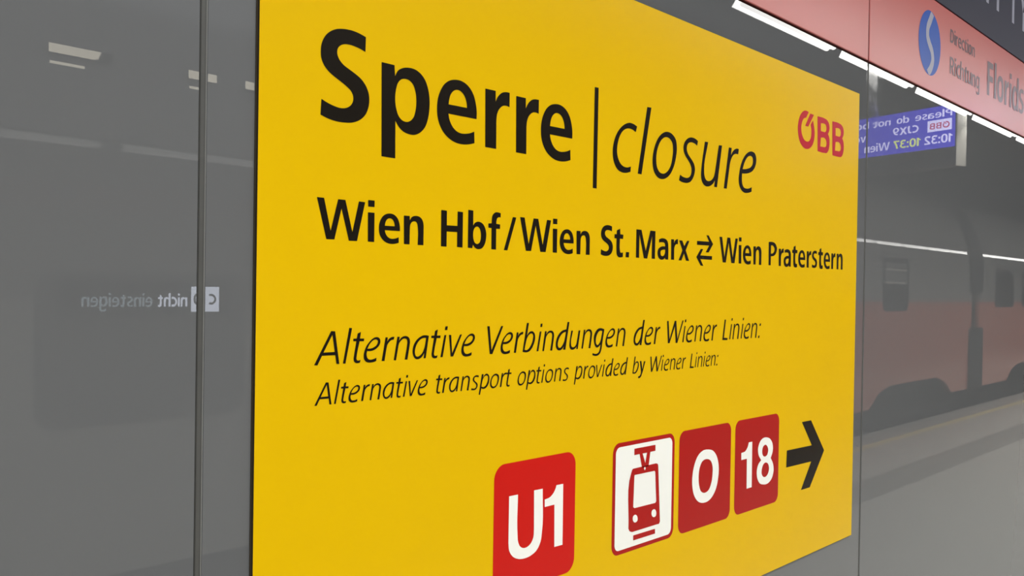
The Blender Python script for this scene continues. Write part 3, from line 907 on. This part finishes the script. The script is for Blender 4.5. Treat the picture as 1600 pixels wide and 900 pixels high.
def lower_body(e, x0, x1, arches, paint=None):
    """red side wall with bogie arches cut out of its lower edge"""
    pts = [(x0, ZR, 1), (x0, 0.235, 1)]
    for a0, a1 in arches:
        pts += [(a0, 0.235, 1), (a0 + 0.28, 0.40, 1), (a0 + 0.62, 0.475, 1), (a1 - 0.62, 0.475, 1), (a1 - 0.28, 0.40, 1), (a1, 0.235, 1)]
    pts += [(x1, 0.235, 1), (x1, ZR, 1)]
    bm = bmesh.new()
    add_flat(bm, [[Vector(p[:2]) for p in pts]], (0, YT, 0), UX, UZ)
    ret = bmesh.ops.extrude_face_region(bm, geom=bm.faces[:])
    bmesh.ops.translate(bm, verts=[v for v in ret['geom'] if isinstance(v, bmesh.types.BMVert)], vec=(0, -0.05, 0))
    bmesh.ops.recalc_face_normals(bm, faces=bm.faces[:])
    link('lower_body', bm, paint or M_TRED, e)
    bm = bmesh.new()
    box(bm, x0 + 0.02, x1 - 0.02, YT - 2.85, YT - 0.35, -0.45, ZR - 0.01)
    box(bm, x0 + 0.3, x1 - 0.3, YT - 0.35, YT - 0.06, -0.35, 0.10)
    link('underframe', bm, M_TDARK, e)
    for a0, a1 in arches:
        c = (a0 + a1) / 2
        bm = bmesh.new()
        box(bm, c - 1.15, c + 1.15, YT - 0.30, YT - 0.12, -0.42, 0.0, bevel=0.03)
        for s in (-0.9, 0.9):
            cyl(bm, (c + s, YT - 0.42, -0.50), (c + s, YT - 0.31, -0.50), 0.45, 28)
            box(bm, c + s - 0.14, c + s + 0.14, YT - 0.12, YT - 0.04, -0.62, -0.30, bevel=0.03)
        link('bogie', bm, M_TDARK, e)


def window(e, x0, x1, z0, z1, split=None, glass=None):
    r = 0.09
    bm = bmesh.new()
    add_flat(bm, [rrect(x0, x1, z0, z1, r), rrect(x0 + 0.055, x1 - 0.055, z0 + 0.055, z1 - 0.055, r - 0.03)], (0, YT + 0.006, 0), UX, UZ)
    ret = bmesh.ops.extrude_face_region(bm, geom=bm.faces[:])
    bmesh.ops.translate(bm, verts=[v for v in ret['geom'] if isinstance(v, bmesh.types.BMVert)], vec=(0, -0.006, 0))
    fr = link('window_frame', bm, glass or M_TFRAME, e)
    bm = bmesh.new()
    add_flat(bm, [rrect(x0 + 0.05, x1 - 0.05, z0 + 0.05, z1 - 0.05, r - 0.03)], (0, YT + 0.003, 0), UX, UZ)
    link('pane', bm, glass or M_TGLASS, fr)
    if split:
        bm = bmesh.new()
        add_flat(bm, [rrect(x0 + 0.056, x1 - 0.056, split, z1 - 0.056, 0.05)], (0, YT + 0.0036, 0), UX, UZ)
        link('pane_sheen', bm, M_TSHEEN, fr)  # paler patch: reflection in the upper pane put into the colour
        for zz in (split + 0.004, z1 - 0.14):
            bm = bmesh.new()
            box(bm, x0 + 0.09, x1 - 0.09, YT + 0.0036, YT + 0.007, zz - 0.011, zz + 0.011)
            link('light_line', bm, M_CASEW, fr)  # pale strip painting a bright line of light across the pane


XG0, XG1 = 14.72, 15.05
ca = carriage(8.55, XG0, 'red and grey train carriage mirrored left of the dark gangway')
lower_body(ca, 8.55, XG0, [(10.93, 13.88)])
for xw in (9.35, 11.29):
    window(ca, xw, xw + 0.84, 1.365, 2.0, split=1.70)
cg = carriage(-8.5, 8.0, 'plain grey train carriage mirrored faintly in the far left panel')
lower_body(cg, -8.5, 8.0, [(-7.4, -4.45), (4.2, 7.15)], M_TPALE)
for xw in (3.4, 5.4):
    window(cg, xw, xw + 0.84, 1.365, 2.0, split=1.70)
window(cg, 1.70, 2.72, 0.92, 1.60, glass=M_TPANE)
window(cg, -0.8, 0.2, 0.92, 1.60, glass=M_TPANE)


def upper_pane(xa, xb, z0, z1, tilt):
    """small glazed strip set into the curved shoulder"""
    y = YT - 0.125
    t = math.tan(tilt) * (z1 - z0)
    bm = bmesh.new()
    vs = [bm.verts.new(v) for v in ((xa, y, z0), (xb, y, z0), (xb, y - t, z1), (xa, y - t, z1),
                                    (xa, y - 0.12, z0), (xb, y - 0.12, z0), (xb, y - 0.12, z1), (xa, y - 0.12, z1))]
    for f in ((0, 1, 2, 3), (7, 6, 5, 4), (0, 4, 5, 1), (3, 2, 6, 7), (0, 3, 7, 4), (1, 5, 6, 2)):
        bm.faces.new([vs[i] for i in f])
    bmesh.ops.recalc_face_normals(bm, faces=bm.faces[:])
    link('upper_pane', bm, M_TMIRROR, cg)


for xa, xb in ((1.80, 2.09), (2.47, 2.625), (2.79, 2.85)):
    upper_pane(xa, xb, 2.565, 2.605, 0.0)
    if xb - xa > 0.1:
        upper_pane(xa + 0.005, xa + (xb - xa) * 0.55, 2.508, 2.528, 0.034)
# destination indicator inside the large window
dst = tag(empty('destination_indicator', (2.62, YT + 0.02, 1.42)), 'small lit destination indicator in the train window, mirrored at left beside the sign', 'display')
bm = bmesh.new(); box(bm, 1.80, 2.62, YT + 0.0075, YT + 0.014, 1.405, 1.560); link('indicator_board', bm, M_TFRAME, dst)
UXm = Vector((-1, 0, 0))
bm = bmesh.new(); add_flat(bm, [rect(0, 0.150, 0, 0.120)], (2.567, YT + 0.0146, 1.422), UXm, UZ); lf = link('logo_field', bm, M_LED, dst)
for ch, xc in (('C', 2.551), ('0', 2.470)):
    bm = bmesh.new(); put_text(bm, ch, (xc, YT + 0.0152, 1.456), UXm, UZ, 0.052, 0.040)
    link('indicator_letter', bm, M_LEDDK, lf)
bm = bmesh.new(); put_text(bm, 'nicht', (2.398, YT + 0.0146, 1.447), UXm, UZ, 0.058, 0.150); link('indicator_lettering', bm, M_LED, dst)
bm = bmesh.new(); put_text(bm, 'einsteigen', (2.222, YT + 0.0146, 1.447), UXm, UZ, 0.058, 0.330); link('indicator_lettering', bm, M_LEDDIM, dst)

cb = carriage(XG1, 37.0, 'red and grey train carriage mirrored right of the dark gangway')
lower_body(cb, XG1, 37.0, [(16.6, 19.55), (32.5, 35.4)])
for xw in (15.87, 17.4, 19.4, 21.4, 23.4, 25.4, 27.4, 29.4):
    window(cb, xw, xw + 1.05, 1.40, 1.985)
# gangways between the carriages
gp = [(YT - 0.10, -0.3), (YT - 0.10, 1.96)] + [(YT - 0.10 - 1.2 * (1 - math.cos(math.radians(48 * i / 6))), 1.96 + 1.25 * math.sin(math.radians(48 * i / 6))) for i in range(1, 7)]
gp += [(YT - 1.45, 3.12), (YT - 1.45, -0.3)]
gw = tag(empty('train_gangway', (XG0, YT, 0)), 'dark gangway with thick collars between the two train carriages', 'gangway')
bm = bmesh.new()
mid = (XG0 + XG1) / 2
n = 9
for k in range(n):
    xa = XG0 + 0.004 + (XG1 - XG0 - 0.008) * k / n
    xb = xa + (XG1 - XG0 - 0.008) / n * 0.86
    lo = [bm.verts.new((xa, y, z)) for y, z in gp]
    hi = [bm.verts.new((xb, y, z)) for y, z in gp]
    for j in range(len(gp)):
        j2 = (j + 1) % len(gp)
        bm.faces.new((lo[j], lo[j2], hi[j2], hi[j]))
    bm.faces.new(lo[::-1]); bm.faces.new(hi)
bmesh.ops.recalc_face_normals(bm, faces=bm.faces[:])
link('bellows', bm, M_RUBBER, gw)
# proud collars: one over the shoulder and upper side, one low down
op = [(YT + 0.03, 1.62), (YT + 0.03, 1.96)] + [(YT + 0.03 - 1.30 * (1 - math.cos(math.radians(46 * i / 6))), 1.96 + 1.33 * math.sin(math.radians(46 * i / 6))) for i in range(1, 7)]
ip = [(y - 0.026, z) for y, z in op]
for name_, prof, wide in (('collar', op + ip[::-1], 0.54), ('collar', [(YT + 0.03, 0.20), (YT + 0.03, 1.10), (YT + 0.004, 1.10), (YT + 0.004, 0.20)], 0.60)):
    bm = bmesh.new()
    lo = [bm.verts.new((mid - wide / 2, y, z)) for y, z in prof]
    hi = [bm.verts.new((mid + wide / 2, y, z)) for y, z in prof]
    for j in range(len(prof)):
        j2 = (j + 1) % len(prof)
        bm.faces.new((lo[j], lo[j2], hi[j2], hi[j]))
    bm.faces.new(lo[::-1]); bm.faces.new(hi)
    bmesh.ops.recalc_face_normals(bm, faces=bm.faces[:])
    link(name_, bm, M_RUBBER, gw)
